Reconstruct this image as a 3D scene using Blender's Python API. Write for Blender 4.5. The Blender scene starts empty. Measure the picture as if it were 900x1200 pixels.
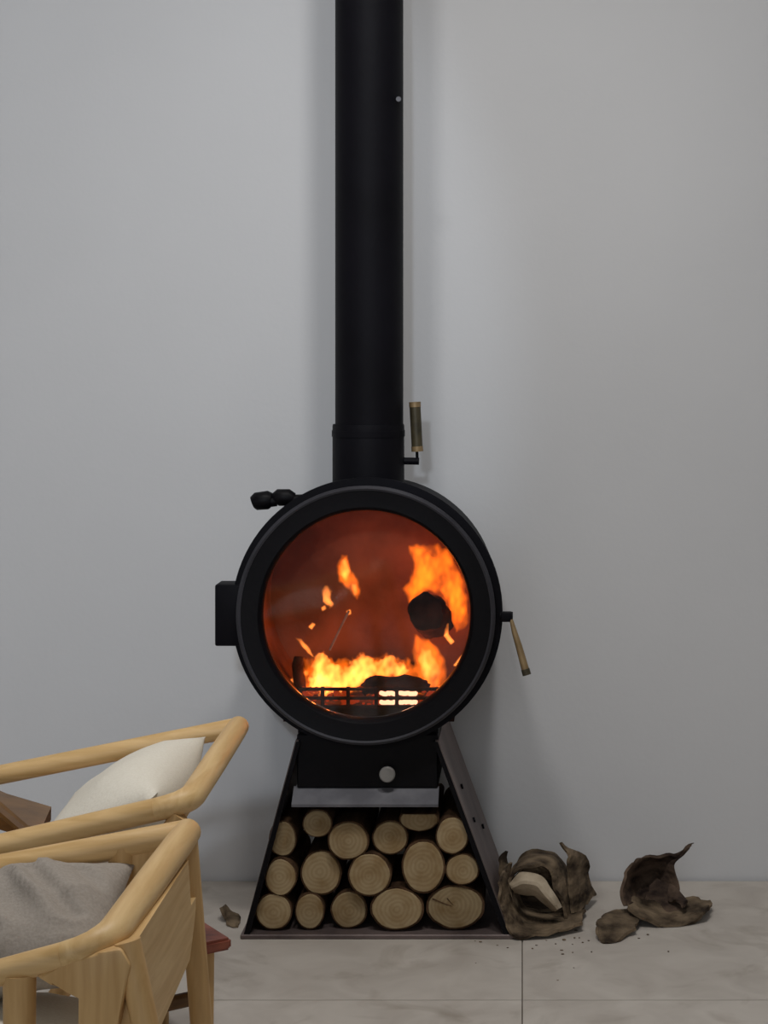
import bpy, bmesh, math, random
import numpy as np
from mathutils import Vector, Matrix, noise

C = bpy.context.scene.collection
scene = bpy.context.scene
PI = math.pi

# ------------------------------------------------------------------ camera
F, H, D = 2025.0, 1.257, 3.8          # focal length in pixels (900x1200 frame), eye height, distance to the stove front
VX, VY = 612.0, 430.0                 # vanishing point of lines square to the wall


def P(px, py, Y):
    """The point at depth Y that the photograph shows at pixel px, py."""
    return Vector(((px - VX) * Y / F, Y, H - (py - VY) * Y / F))


cam_d = bpy.data.cameras.new('camera')
cam = bpy.data.objects.new('camera', cam_d)
C.objects.link(cam)
cam.location = (0, 0, H)
cam.rotation_euler = (PI / 2, 0, 0)
cam_d.sensor_fit = 'HORIZONTAL'
cam_d.sensor_width = 36
cam_d.lens = F / 900 * 36
cam_d.shift_x = -(VX - 450) / 900
cam_d.shift_y = -(600 - VY) / 900
cam_d.clip_start = 0.05
scene.camera = cam

# ------------------------------------------------------------------ world, lights, exposure
w = bpy.data.worlds.new('world')
scene.world = w
w.use_nodes = True
w.node_tree.nodes['Background'].inputs[0].default_value = (0.88, 0.92, 1.0, 1)
w.node_tree.nodes['Background'].inputs[1].default_value = 0.10

vs = scene.view_settings
vs.view_transform = 'Standard'
vs.look = 'None'
vs.gamma = 1.0
vs.exposure = 0.0
vs.use_curve_mapping = False
scene.cycles.use_denoising = True
scene.cycles.max_bounces = 10
scene.cycles.transparent_max_bounces = 16
scene.cycles.volume_bounces = 0


def area(name, loc, target, sx, sy, power, col):
    l = bpy.data.lights.new(name, 'AREA')
    l.shape = 'RECTANGLE'
    l.size, l.size_y = sx, sy
    l.energy = power
    l.color = col
    o = bpy.data.objects.new(name, l)
    C.objects.link(o)
    o.location = loc
    o.rotation_euler = (Vector(target) - Vector(loc)).to_track_quat('-Z', 'Y').to_euler()
    return o


area('ceiling_light_east', (0.0, 2.60, 2.95), (0.10, 2.70, 0), 0.22, 0.22, 19.5, (1.0, 0.99, 0.975))
area('ceiling_light_west', (-0.62, 2.40, 2.95), (-0.62, 2.45, 0), 0.22, 0.22, 13, (1.0, 0.985, 0.97))
area('cool_fill_light', (-0.7, -1.3, 1.7), (-0.3, 4.2, 1.5), 2.2, 1.6, 21, (0.88, 0.94, 1.0))  # added soft cool fill at the room's open end, no window there


def spot(name, loc, target, angle, blend, power, col, r):
    l = bpy.data.lights.new(name, 'SPOT')
    l.spot_size = angle
    l.spot_blend = blend
    l.energy = power
    l.color = col
    l.shadow_soft_size = r
    o = bpy.data.objects.new(name, l)
    C.objects.link(o)
    o.location = loc
    o.rotation_euler = (Vector(target) - Vector(loc)).to_track_quat('-Z', 'Y').to_euler()


spot('wall_spot', (-0.35, -1.3, 2.2), P(-150, 420, 4.235), 2 * math.atan(1.68 / 5.7), 0.14, 140, (0.79, 0.885, 1.0), 0.10)  # added spot that makes the cool pool of light on the wall

# ------------------------------------------------------------------ materials


def srgb(r, g, b):
    def f(c):
        c /= 255.0
        return c / 12.92 if c <= 0.04045 else ((c + 0.055) / 1.055) ** 2.4
    return (f(r), f(g), f(b), 1)


def nt(name):
    m = bpy.data.materials.new(name)
    m.use_nodes = True
    t = m.node_tree
    b = t.nodes['Principled BSDF']
    return m, t, b


def noisy(name, c1, c2, rough=0.6, scale=(8, 8, 8), detail=4, bump=0.0, bscale=40, metal=0.0, spec=0.5, ramp=(0.35, 0.65), dist=0.0):
    """A principled material whose colour wanders between c1 and c2."""
    m, t, b = nt(name)
    N = t.nodes
    tc = N.new('ShaderNodeTexCoord')
    mp = N.new('ShaderNodeMapping')
    mp.inputs['Scale'].default_value = scale
    t.links.new(tc.outputs['Object'], mp.inputs[0])
    n = N.new('ShaderNodeTexNoise')
    n.inputs['Scale'].default_value = 1
    n.inputs['Detail'].default_value = detail
    n.inputs['Distortion'].default_value = dist
    t.links.new(mp.outputs[0], n.inputs['Vector'])
    r = N.new('ShaderNodeValToRGB')
    r.color_ramp.elements[0].position, r.color_ramp.elements[1].position = ramp
    r.color_ramp.elements[0].color, r.color_ramp.elements[1].color = c1, c2
    t.links.new(n.outputs['Fac'], r.inputs[0])
    t.links.new(r.outputs[0], b.inputs['Base Color'])
    b.inputs['Roughness'].default_value = rough
    b.inputs['Metallic'].default_value = metal
    b.inputs['Specular IOR Level'].default_value = spec
    if bump:
        n2 = N.new('ShaderNodeTexNoise')
        n2.inputs['Scale'].default_value = bscale
        n2.inputs['Detail'].default_value = 5
        t.links.new(mp.outputs[0] if bscale < 12 else tc.outputs['Object'], n2.inputs['Vector'])
        bp = N.new('ShaderNodeBump')
        bp.inputs['Strength'].default_value = bump
        bp.inputs['Distance'].default_value = 0.01
        t.links.new(n2.outputs['Fac'], bp.inputs['Height'])
        t.links.new(bp.outputs[0], b.inputs['Normal'])
    return m


def emis(name, col, s):
    m, t, b = nt(name)
    t.nodes.remove(b)
    e = t.nodes.new('ShaderNodeEmission')
    e.inputs[0].default_value = col
    e.inputs[1].default_value = s
    t.links.new(e.outputs[0], t.nodes['Material Output'].inputs['Surface'])
    return m


def flame_mat(name, col, s):
    """Glowing gas: the light adds up with the depth of flame one looks through."""
    m, t, b = nt(name)
    t.nodes.remove(b)
    e = t.nodes.new('ShaderNodeEmission')
    e.inputs[0].default_value = col
    e.inputs[1].default_value = s
    t.links.new(e.outputs[0], t.nodes['Material Output'].inputs['Volume'])
    return m


M_wall = noisy('wall_paint', srgb(213, 213, 214), srgb(218, 218, 219), 0.85, (1.2, 1.2, 1.2), 3, 0.05, 60, spec=0.2)
M_ceiling = noisy('ceiling_paint', srgb(214, 212, 210), srgb(220, 219, 217), 0.9, (2, 2, 2))
M_grout = noisy('floor_grout', srgb(104, 95, 86), srgb(120, 110, 100), 0.9, (9, 9, 9))
M_blackmetal = noisy('black_stove_paint', srgb(10, 9, 14), srgb(15, 14, 20), 0.6, (6, 6, 6), 5, 0.06, 90, spec=0.12)
M_doormetal = noisy('black_door_iron', srgb(7, 6, 9), srgb(11, 9, 13), 0.5, (7, 7, 7), 5, 0.05, 120, spec=0.14)
M_rimmetal = noisy('rim_highlight_metal', srgb(44, 43, 48), srgb(56, 55, 60), 0.45, (9, 9, 9), 4, spec=0.3)  # lighter grey puts the highlight of the door's bevel into the colour
M_rawsteel = noisy('browned_steel', srgb(82, 70, 68), srgb(116, 102, 98), 0.55, (7, 7, 3), 6, 0.08, 60, metal=0.3)
M_greysteel = noisy('grey_steel', srgb(88, 87, 92), srgb(118, 117, 121), 0.5, (12, 12, 12), 4, 0.0, metal=0.35)
M_knob = noisy('steel_knob', srgb(130, 127, 123), srgb(152, 149, 145), 0.6, (20, 20, 20), metal=0.3)
M_soot = noisy('sooty_firebrick', srgb(104, 66, 48), srgb(150, 100, 76), 0.9, (7, 7, 7), 5, 0.3, 30, spec=0.1)
M_brass = noisy('tan_grip', srgb(122, 100, 68), srgb(150, 126, 90), 0.45, (30, 30, 30), metal=0.3)
M_olive = noisy('dark_olive_grip', srgb(52, 48, 36), srgb(78, 70, 50), 0.5, (30, 30, 30), metal=0.3)
M_char = noisy('charred_wood', srgb(30, 19, 17), srgb(74, 50, 45), 0.9, (18, 18, 18), 5, 0.5, 40, spec=0.1)
M_ash = noisy('ashen_stick', srgb(150, 120, 105), srgb(190, 165, 150), 0.9, (30, 30, 30), 5, 0.3, 60, spec=0.1)
M_bark = noisy('log_bark', srgb(58, 42, 30), srgb(98, 74, 54), 0.9, (30, 4, 30), 5, 0.5, 50, spec=0.1)
M_driedbark = noisy('dried_bark', srgb(50, 40, 31), srgb(132, 114, 92), 0.85, (16, 16, 40), 6, 0.6, 70, spec=0.15)
M_darkbark = noisy('dark_dried_bark', srgb(44, 34, 30), srgb(104, 86, 72), 0.85, (16, 16, 40), 6, 0.6, 70, spec=0.15)
M_innerbark = noisy('pale_inner_bark', srgb(150, 134, 112), srgb(196, 180, 156), 0.8, (14, 14, 30), 5, 0.35, 60, spec=0.15)
M_ash_wood = noisy('pale_ash_wood', srgb(196, 158, 102), srgb(216, 180, 126), 0.48, (5, 60, 60), 5, 0.04, 8, spec=0.4, dist=0.6)
M_ash_leg = noisy('pale_ash_wood_upright', srgb(188, 148, 94), srgb(208, 170, 116), 0.5, (60, 60, 5), 5, 0.04, 8, spec=0.4, dist=0.6)
M_ash_back = noisy('pale_ash_wood_across', srgb(200, 162, 106), srgb(218, 184, 130), 0.48, (60, 5, 60), 5, 0.04, 8, spec=0.4, dist=0.6)
M_brownwood = noisy('brown_wood', srgb(88, 60, 26), srgb(112, 78, 38), 0.55, (6, 50, 50), 5, 0.04, 8, dist=0.6)
M_redwood = noisy('reddish_brown_wood', srgb(120, 62, 46), srgb(148, 80, 58), 0.45, (8, 50, 50), 5, 0.04, 8, dist=0.6)
M_cream = noisy('cream_linen', srgb(218, 210, 194), srgb(224, 217, 202), 0.9, (260, 260, 260), 4, 0.12, 220, spec=0.1)
M_taupe = noisy('taupe_linen', srgb(152, 143, 133), srgb(162, 153, 143), 0.92, (260, 260, 260), 4, 0.15, 220, spec=0.1)
M_flame = flame_mat('flame', (1.0, 0.165, 0.006, 1), 62)
M_hotflame = flame_mat('hot_flame', (1.0, 0.27, 0.045, 1), 150)
M_ember = emis('ember', (1.0, 0.10, 0.02, 1), 0.30)
M_hotember = emis('hot_ember', (1.0, 0.50, 0.30, 1), 2.2)


def tile_mat():
    m = noisy('stone_floor_tile', srgb(180, 171, 161), srgb(200, 192, 182), 0.55, (7, 7, 7), 7, 0.06, 40, spec=0.3, ramp=(0.3, 0.7), dist=0.8)
    t = m.node_tree
    b = t.nodes['Principled BSDF']
    ramp = [n for n in t.nodes if n.type == 'VALTORGB'][0]
    # worn stains, in floor metres
    tc = t.nodes.new('ShaderNodeNewGeometry')
    n = t.nodes.new('ShaderNodeTexNoise')
    n.inputs['Scale'].default_value = 5.5
    n.inputs['Detail'].default_value = 6
    n.inputs['Distortion'].default_value = 1.0
    t.links.new(tc.outputs['Position'], n.inputs['Vector'])
    r = t.nodes.new('ShaderNodeValToRGB')
    r.color_ramp.elements[0].position, r.color_ramp.elements[1].position = 0.56, 0.78
    r.color_ramp.elements[0].color = (0, 0, 0, 1)
    r.color_ramp.elements[1].color = (0.6, 0.6, 0.6, 1)
    t.links.new(n.outputs['Fac'], r.inputs[0])
    mx = t.nodes.new('ShaderNodeMix')
    mx.data_type = 'RGBA'
    t.links.new(r.outputs[0], mx.inputs['Factor'])
    t.links.new(ramp.outputs[0], mx.inputs['A'])
    mx.inputs['B'].default_value = srgb(126, 112, 96)
    t.links.new(mx.outputs['Result'], b.inputs['Base Color'])
    return m


M_tile = tile_mat()


def cut_end_mat():
    m, t, b = nt('log_cut_end')
    N, L = t.nodes, t.links
    tc = N.new('ShaderNodeTexCoord')
    oi = N.new('ShaderNodeObjectInfo')
    n = N.new('ShaderNodeTexNoise')
    n.inputs['Scale'].default_value = 26
    n.inputs['Detail'].default_value = 4
    off = N.new('ShaderNodeVectorMath')
    off.operation = 'ADD'
    L.new(tc.outputs['Object'], off.inputs[0])
    mul = N.new('ShaderNodeVectorMath')
    mul.operation = 'SCALE'
    mul.inputs[0].default_value = (9, 9, 9)
    L.new(oi.outputs['Random'], mul.inputs['Scale'])
    L.new(mul.outputs[0], off.inputs[1])
    L.new(off.outputs[0], n.inputs['Vector'])
    sep = N.new('ShaderNodeVectorMath')
    sep.operation = 'MULTIPLY'
    sep.inputs[1].default_value = (1, 0, 1)
    L.new(tc.outputs['Object'], sep.inputs[0])
    ln = N.new('ShaderNodeVectorMath')
    ln.operation = 'LENGTH'
    L.new(sep.outputs[0], ln.inputs[0])
    ma = N.new('ShaderNodeMath')
    ma.operation = 'MULTIPLY_ADD'
    L.new(n.outputs['Fac'], ma.inputs[0])
    ma.inputs[1].default_value = 0.014
    L.new(ln.outputs['Value'], ma.inputs[2])
    sc = N.new('ShaderNodeMath')
    sc.operation = 'MULTIPLY'
    sc.inputs[1].default_value = 720
    L.new(ma.outputs[0], sc.inputs[0])
    sn = N.new('ShaderNodeMath')
    sn.operation = 'SINE'
    L.new(sc.outputs[0], sn.inputs[0])
    r = N.new('ShaderNodeValToRGB')
    r.color_ramp.elements[0].position, r.color_ramp.elements[1].position = 0.0, 1.0
    r.color_ramp.elements[0].color = srgb(156, 135, 103)
    r.color_ramp.elements[1].color = srgb(168, 148, 114)
    rm = N.new('ShaderNodeMapRange')
    rm.inputs['From Min'].default_value = -1
    L.new(sn.outputs[0], rm.inputs['Value'])
    L.new(rm.outputs[0], r.inputs[0])
    # heartwood and weathering, different in every log
    n2 = N.new('ShaderNodeTexNoise')
    n2.inputs['Scale'].default_value = 22
    n2.inputs['Detail'].default_value = 5
    L.new(off.outputs[0], n2.inputs['Vector'])
    r2 = N.new('ShaderNodeValToRGB')
    r2.color_ramp.elements[0].position, r2.color_ramp.elements[1].position = 0.42, 0.72
    r2.color_ramp.elements[0].color = (0, 0, 0, 1)
    r2.color_ramp.elements[1].color = (0.8, 0.8, 0.8, 1)
    L.new(n2.outputs['Fac'], r2.inputs[0])
    mx = N.new('ShaderNodeMix')
    mx.data_type = 'RGBA'
    L.new(r2.outputs[0], mx.inputs['Factor'])
    L.new(r.outputs[0], mx.inputs['A'])
    mx.inputs['B'].default_value = srgb(128, 100, 62)
    hsv = N.new('ShaderNodeHueSaturation')
    vr = N.new('ShaderNodeMapRange')
    vr.inputs['To Min'].default_value = 0.78
    vr.inputs['To Max'].default_value = 1.08
    L.new(oi.outputs['Random'], vr.inputs['Value'])
    L.new(vr.outputs[0], hsv.inputs['Value'])
    L.new(mx.outputs['Result'], hsv.inputs['Color'])
    L.new(hsv.outputs[0], b.inputs['Base Color'])
    b.inputs['Roughness'].default_value = 0.85
    b.inputs['Specular IOR Level'].default_value = 0.1
    bp = N.new('ShaderNodeBump')
    bp.inputs['Strength'].default_value = 0.3
    bp.inputs['Distance'].default_value = 0.004
    L.new(n2.outputs['Fac'], bp.inputs['Height'])
    L.new(bp.outputs[0], b.inputs['Normal'])
    return m


M_cut = cut_end_mat()


def glass_mat():
    m, t, b = nt('stove_glass')
    t.nodes.remove(b)
    tr = t.nodes.new('ShaderNodeBsdfTransparent')
    tr.inputs[0].default_value = (0.97, 0.92, 0.90, 1)
    gl = t.nodes.new('ShaderNodeBsdfGlossy')
    gl.inputs['Roughness'].default_value = 0.06
    fr = t.nodes.new('ShaderNodeFresnel')
    fr.inputs[0].default_value = 1.45
    mx = t.nodes.new('ShaderNodeMixShader')
    t.links.new(fr.outputs[0], mx.inputs[0])
    t.links.new(tr.outputs[0], mx.inputs[1])
    t.links.new(gl.outputs[0], mx.inputs[2])
    t.links.new(mx.outputs[0], t.nodes['Material Output'].inputs['Surface'])
    return m


M_glass = glass_mat()

# ------------------------------------------------------------------ mesh helpers


def nvec(p):
    """A repeatable noise vector."""
    p = Vector(p)
    return Vector([noise.noise(p + Vector(o)) for o in ((9.3, 1.5, -4.2), (-21.7, 8.1, 13.9), (5.4, -17.3, 31.6))])



def obj(name, bm, mat, parent=None, smooth=True, angle=35, recalc=True):
    if recalc:
        bmesh.ops.recalc_face_normals(bm, faces=bm.faces)
    if smooth:
        for f in bm.faces:
            f.smooth = True
        lim = math.radians(angle)
        for e in bm.edges:
            if len(e.link_faces) == 2 and e.calc_face_angle(0) > lim:
                e.smooth = False
    me = bpy.data.meshes.new(name)
    bm.to_mesh(me)
    bm.free()
    me.materials.append(mat)
    o = bpy.data.objects.new(name, me)
    C.objects.link(o)
    if parent:
        attach(o, parent)
    return o


def world_of(o):
    v = Vector(o.location)
    while o.parent:
        o = o.parent
        v += o.location
    return v


def attach(o, parent):
    """Parent o (built in world coordinates) without moving it; empties and parts here are never rotated."""
    o.parent = parent
    o.location = Vector(o.location) - world_of(parent)


def thing(name, label, cat, loc=(0, 0, 0), group=None):
    o = bpy.data.objects.new(name, None)
    o.empty_display_size = 0.1
    C.objects.link(o)
    o.location = loc
    o['label'], o['category'] = label, cat
    if group:
        o['group'] = group
    return o


def tag(o, label, cat, group=None):
    o['label'], o['category'] = label, cat
    if group:
        o['group'] = group
    return o


def recenter(o, c):
    """Move a mesh object's origin to the world point c."""
    c = Vector(c)
    o.data.transform(Matrix.Translation(-c))
    o.location = c
    return o


def box(bm, x0, x1, y0, y1, z0, z1, bev=0.0, seg=2):
    vs_ = [bm.verts.new((x, y, z)) for x in (x0, x1) for y in (y0, y1) for z in (z0, z1)]
    fs = [(0, 1, 3, 2), (4, 6, 7, 5), (0, 4, 5, 1), (2, 3, 7, 6), (0, 2, 6, 4), (1, 5, 7, 3)]
    faces = [bm.faces.new([vs_[i] for i in f]) for f in fs]
    if bev:
        es = list({e for f in faces for e in f.edges})
        bmesh.ops.bevel(bm, geom=es, offset=bev, segments=seg, affect='EDGES', profile=0.5)
    return bm


def prism(bm, pts, y0, y1, bev=0.0, axis='Y'):
    """Extrude an (a, z) outline along Y (or along X)."""
    def mk(a, z, t):
        return (a, t, z) if axis == 'Y' else (t, a, z)
    n = len(pts)
    A = [bm.verts.new(mk(a, z, y0)) for a, z in pts]
    B = [bm.verts.new(mk(a, z, y1)) for a, z in pts]
    fs = [bm.faces.new(A), bm.faces.new(B[::-1])]
    for i in range(n):
        j = (i + 1) % n
        fs.append(bm.faces.new((A[j], A[i], B[i], B[j])))
    if bev:
        es = list({e for f in fs for e in f.edges})
        bmesh.ops.bevel(bm, geom=es, offset=bev, segments=2, affect='EDGES', profile=0.5)
    return bm


def tube(bm, pts, rad, n=14, sx=1.0, up=None, cap=True, round_end=0.0):
    """A tube along pts with a radius (or list of radii); sx squashes the section sideways."""
    pts = [Vector(p) for p in pts]
    rad = list(rad) if hasattr(rad, '__len__') else [rad] * len(pts)
    if round_end:
        d0 = (pts[0] - pts[1]).normalized()
        d1 = (pts[-1] - pts[-2]).normalized()
        e0, e1 = pts[0], pts[-1]
        r0, r1 = rad[0], rad[-1]
        k = [(0.35, 0.94), (0.7, 0.71), (0.95, 0.3)]
        pts = [e0 + d0 * r0 * a * round_end for a, b in k[::-1]] + pts + [e1 + d1 * r1 * a * round_end for a, b in k]
        rad = [r0 * b for a, b in k[::-1]] + rad + [r1 * b for a, b in k]
    rings = []
    upv = Vector(up) if up else Vector((0, 0, 1))
    for i, p in enumerate(pts):
        d = (pts[min(i + 1, len(pts) - 1)] - pts[max(i - 1, 0)]).normalized()
        a = d.cross(upv)
        if a.length < 1e-3:
            a = d.cross(Vector((1, 0, 0)))
        a.normalize()
        b = a.cross(d).normalized()
        rings.append([bm.verts.new(p + a * rad[i] * sx * math.cos(2 * PI * k / n) + b * rad[i] * math.sin(2 * PI * k / n)) for k in range(n)])
    for r0, r1 in zip(rings, rings[1:]):
        for k in range(n):
            bm.faces.new((r0[k], r0[(k + 1) % n], r1[(k + 1) % n], r1[k]))
    if cap:
        bm.faces.new(rings[0][::-1])
        bm.faces.new(rings[-1])
    return bm


def smooth_path(pts, n=6):
    """Catmull-Rom through pts (any dimension as Vectors)."""
    pts = [Vector(p) for p in pts]
    out = []
    for i in range(len(pts) - 1):
        p0, p1, p2, p3 = pts[max(i - 1, 0)], pts[i], pts[i + 1], pts[min(i + 2, len(pts) - 1)]
        for k in range(n):
            t = k / n
            out.append(0.5 * ((2 * p1) + (p2 - p0) * t + (2 * p0 - 5 * p1 + 4 * p2 - p3) * t * t + (3 * p1 - p0 - 3 * p2 + p3) * t ** 3))
    out.append(pts[-1])
    return out


def lathe(bm, prof, c, axis='Y', n=96, close=True):
    """Turn an (r, t) profile about an axis through c; prof is a closed loop unless close is False."""
    rings = []
    for r, t in prof:
        ring = []
        for k in range(n):
            a = 2 * PI * k / n
            u, v = r * math.cos(a), r * math.sin(a)
            if axis == 'Y':
                q = (c[0] + u, t, c[2] + v)
            elif axis == 'Z':
                q = (c[0] + u, c[1] + v, t)
            else:
                q = (t, c[1] + u, c[2] + v)
            ring.append(bm.verts.new(q))
        rings.append(ring)
    m = len(rings)
    for i in range(m if close else m - 1):
        a, b = rings[i], rings[(i + 1) % m]
        for k in range(n):
            bm.faces.new((a[k], a[(k + 1) % n], b[(k + 1) % n], b[k]))
    if not close:
        for r, p in ((rings[0], prof[0]), (rings[-1], prof[-1])):
            if p[0] > 1e-6:
                bm.faces.new(r)
    return bm


def B():
    return bmesh.new()


def sheet(bm, rows, thick, seed=0, n=5, jit=0.004, fr=30):
    """A curled sheet of real thickness through a grid of control points."""
    cols = [smooth_path(r, n) for r in rows]
    grid = [smooth_path([c[i] for c in cols], n) for i in range(len(cols[0]))]
    nr, nc = len(grid), len(grid[0])
    off = Vector((seed * 3.7, seed * 1.3, seed * 2.1))
    pts = []
    for i in range(nr):
        row = []
        for j in range(nc):
            p = grid[i][j]
            edge = 2.2 if i in (0, nr - 1) or j in (0, nc - 1) else 1.0
            row.append(p + nvec(p * fr + off) * jit * edge)
        pts.append(row)
    nor = []
    for i in range(nr):
        row = []
        for j in range(nc):
            du = pts[min(i + 1, nr - 1)][j] - pts[max(i - 1, 0)][j]
            dv = pts[i][min(j + 1, nc - 1)] - pts[i][max(j - 1, 0)]
            k = du.cross(dv)
            row.append(k.normalized() if k.length > 1e-9 else Vector((0, 0, 1)))
        nor.append(row)
    T = [[bm.verts.new(pts[i][j] + nor[i][j] * thick / 2) for j in range(nc)] for i in range(nr)]
    U = [[bm.verts.new(pts[i][j] - nor[i][j] * thick / 2) for j in range(nc)] for i in range(nr)]
    for i in range(nr - 1):
        for j in range(nc - 1):
            bm.faces.new((T[i][j], T[i + 1][j], T[i + 1][j + 1], T[i][j + 1]))
            bm.faces.new((U[i][j], U[i][j + 1], U[i + 1][j + 1], U[i + 1][j]))
    for i in range(nr - 1):
        bm.faces.new((T[i][0], U[i][0], U[i + 1][0], T[i + 1][0]))
        bm.faces.new((T[i][-1], T[i + 1][-1], U[i + 1][-1], U[i][-1]))
    for j in range(nc - 1):
        bm.faces.new((T[0][j], T[0][j + 1], U[0][j + 1], U[0][j]))
        bm.faces.new((T[-1][j], U[-1][j], U[-1][j + 1], T[-1][j + 1]))
    return bm


def PX(*a):
    return [P(*p) for p in a]


# ------------------------------------------------------------------ the setting
WY = 4.235                                       # back wall
WG = 0.010                                       # shadow gap between the tiles and the wall
TS = WY - WG - F * H / (1172 - VY)                    # tile depth that puts the first joint where the photograph has it


def structure(o):
    o['kind'] = 'structure'
    return o


structure(obj('wall_back', box(B(), -3.1, 3.1, WY, WY + 0.15, -0.02, 3.0), M_wall, smooth=False))
structure(obj('wall_left', box(B(), -3.25, -3.1, -1.5, WY + 0.15, -0.02, 3.0), M_wall, smooth=False))
structure(obj('wall_right', box(B(), 3.1, 3.25, -1.5, WY + 0.15, -0.02, 3.0), M_wall, smooth=False))
structure(obj('ceiling', box(B(), -3.25, 3.25, -1.5, WY + 0.15, 3.0, 3.15), M_ceiling, smooth=False))
floor = structure(obj('floor', box(B(), -3.25, 3.25, -1.5, WY + 0.15, -0.12, -0.004), M_grout, smooth=False))
g = 0.0013
tile_mesh = None
for iy in range(7):
    for ix in range(-4, 4):
        x0, y1 = ix * TS, WY - WG - iy * TS
        if x0 < -3.1 or x0 + TS > 3.15 or y1 - TS < -1.5:
            continue
        if tile_mesh is None:
            t = obj('tile', box(B(), g, TS - g, -TS + g, -g, -0.02, 0.0), M_tile, smooth=False)
            tile_mesh = t.data
        else:
            t = bpy.data.objects.new('tile', tile_mesh)
            C.objects.link(t)
        t.location = (x0, y1, 0)
        t.parent = floor

# ------------------------------------------------------------------ the stove
SX, SZ = (430 - VX) * D / F, H - (719 - VY) * D / F       # drum centre
R0 = 159 * D / F
px = D / F                                                 # one pixel at the stove front
YB = D + 0.34                                              # back of the stand
stove = thing('wood_stove', 'round black drum wood stove with a glass door on a slanted log stand', 'stove', (SX, D + 0.17, 0))
cc = (SX, 0, SZ)

# drum: hollow shell, open at the front, closed at the back, with a flange behind the door
rb = R0 - 0.018
obj('drum', lathe(B(), [(R0, D + 0.004), (R0, D + 0.022), (rb, D + 0.024), (rb, YB - 0.02), (rb - 0.03, YB), (0.0001, YB),
                        (0.0001, YB - 0.012), (rb - 0.02, YB - 0.015), (rb - 0.012, D + 0.004)], cc, close=True), M_blackmetal, stove)
# firebox lining
rl = rb - 0.014
obj('firebox_lining', lathe(B(), [(rl, D + 0.006), (rl, YB - 0.03), (0.0001, YB - 0.03), (0.0001, YB - 0.05), (rl - 0.012, YB - 0.05), (rl - 0.012, D + 0.006)], cc), M_soot, stove)
# door ring with a bevelled rim
ro, ri = 0.281, 0.2305
obj('door', lathe(B(), [(ro, D + 0.003), (ro, D - 0.026), (ro - 0.003, D - 0.031), (ro - 0.007, D - 0.033), (ro - 0.010, D - 0.0325), (ri + 0.006, D - 0.031), (ri, D - 0.024), (ri - 0.003, D - 0.006), (ri - 0.003, D + 0.003)], cc, n=128), M_doormetal, stove)
door = bpy.data.objects['door']
obj('glass_pane', lathe(B(), [(0.0001, D - 0.012), (ri - 0.004, D - 0.012), (ri - 0.004, D - 0.008), (0.0001, D - 0.008)], cc, close=False), M_glass, door)
obj('rim_trim', lathe(B(), [(ro + 0.002, D - 0.020), (ro + 0.002, D - 0.030), (ro - 0.004, D - 0.036), (ro - 0.008, D - 0.034), (ro - 0.008, D - 0.02)], cc, n=128), M_rimmetal, door)
# door handle: dark stub, thin neck, tan tapered grip with a dark end
hb = B()
a = P(586, 722, D)
b_ = P(601, 722, D)
tube(hb, [a, b_], 0.0095, 10, up=(0, 1, 0))
box(hb, P(587, 0, D).x, P(600, 0, D).x, D - 0.014, D + 0.012, P(0, 728, D).z, P(0, 717, D).z, 0.003)
obj('handle', hb, M_blackmetal, door)
hd = bpy.data.objects['handle']
obj('grip', tube(B(), PX((599, 726, D - .01), (603, 741, D - .014), (608, 757, D - .018), (616, 786, D - .024)), [0.0040, 0.0062, 0.0074, 0.0086], 12, up=(0, 1, 0)), M_brass, hd)
obj('end_cap', tube(B(), PX((615.5, 784, D - .0238), (617.5, 791, D - .025)), 0.0095, 12, up=(0, 1, 0)), M_olive, hd)
# hinge block on the left
hg = box(B(), P(252, 0, D).x, P(292, 0, D).x, D - 0.004, D + 0.07, P(0, 757, D).z, P(0, 685, D).z, 0.004)
obj('hinge_block', hg, M_blackmetal, stove)
# latch fitting at the top left
lb = B()
tube(lb, PX((296, 589, D + .05), (300, 587.5, D + .05), (314, 586, D + .05), (318, 586.5, D + .05)), [0.014, 0.020, 0.021, 0.017], 14)
tube(lb, PX((316, 588, D + .05), (324, 587, D + .05)), 0.012, 12)
tube(lb, PX((322, 585, D + .05), (326, 583, D + .05), (338, 583, D + .05), (344, 585, D + .05)), [0.014, 0.019, 0.019, 0.014], 14)
tube(lb, PX((340, 586, D + .05), (372, 585, D + .05)), 0.012, 12)
obj('latch', lb, M_doormetal, stove)

# stand: two slanted side plates, bottom plate, ash drawer, grey lip
Zt = H - (868 - VY) * px
XLt, XLb = P(346, 0, D).x, P(284, 0, D).x
XRt, XRb = P(514, 0, D).x, P(599, 0, D).x
th = 0.007
for (xt, xb, s) in ((XLt, XLb, 1), (XRt, XRb, -1)):
    pl = prism(B(), [(xb, 0.0), (xb + s * th, 0.0), (xt + s * th, Zt), (xt, Zt)], D, YB)
    sp = obj('side_plate', pl, M_rawsteel, stove, smooth=False)
    ew = 0.008
    obj('front_edge', prism(B(), [(xb + s * th * .3, 0.004), (xb + s * (ew + th), 0.004), (xt + s * (ew * .6 + th), Zt - .002), (xt + s * th * .3, Zt - .002)], D - 0.003, D + 0.006), M_doormetal, sp, smooth=False)
    if s < 0:
        for (qx, qy, dy) in ((540, 935, .10), (553, 975, .10), (563, 1000, .22)):
            k = (Zt - (H - (qy - VY) * px)) / Zt
            x = xt + (xb - xt) * k
            z = Zt * (1 - k)
            obj('bolt', tube(B(), [(x - 0.001, D + dy, z), (x + 0.004, D + dy, z + 0.0015)], 0.006, 8), M_blackmetal, sp)
obj('bottom_plate', box(B(), XLb - 0.004, XRb + 0.006, D - 0.006, YB, 0.0, 0.010, 0.002, 1), M_rawsteel, stove)
dz0, dz1 = H - (925 - VY) * px, Zt + 0.012
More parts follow.
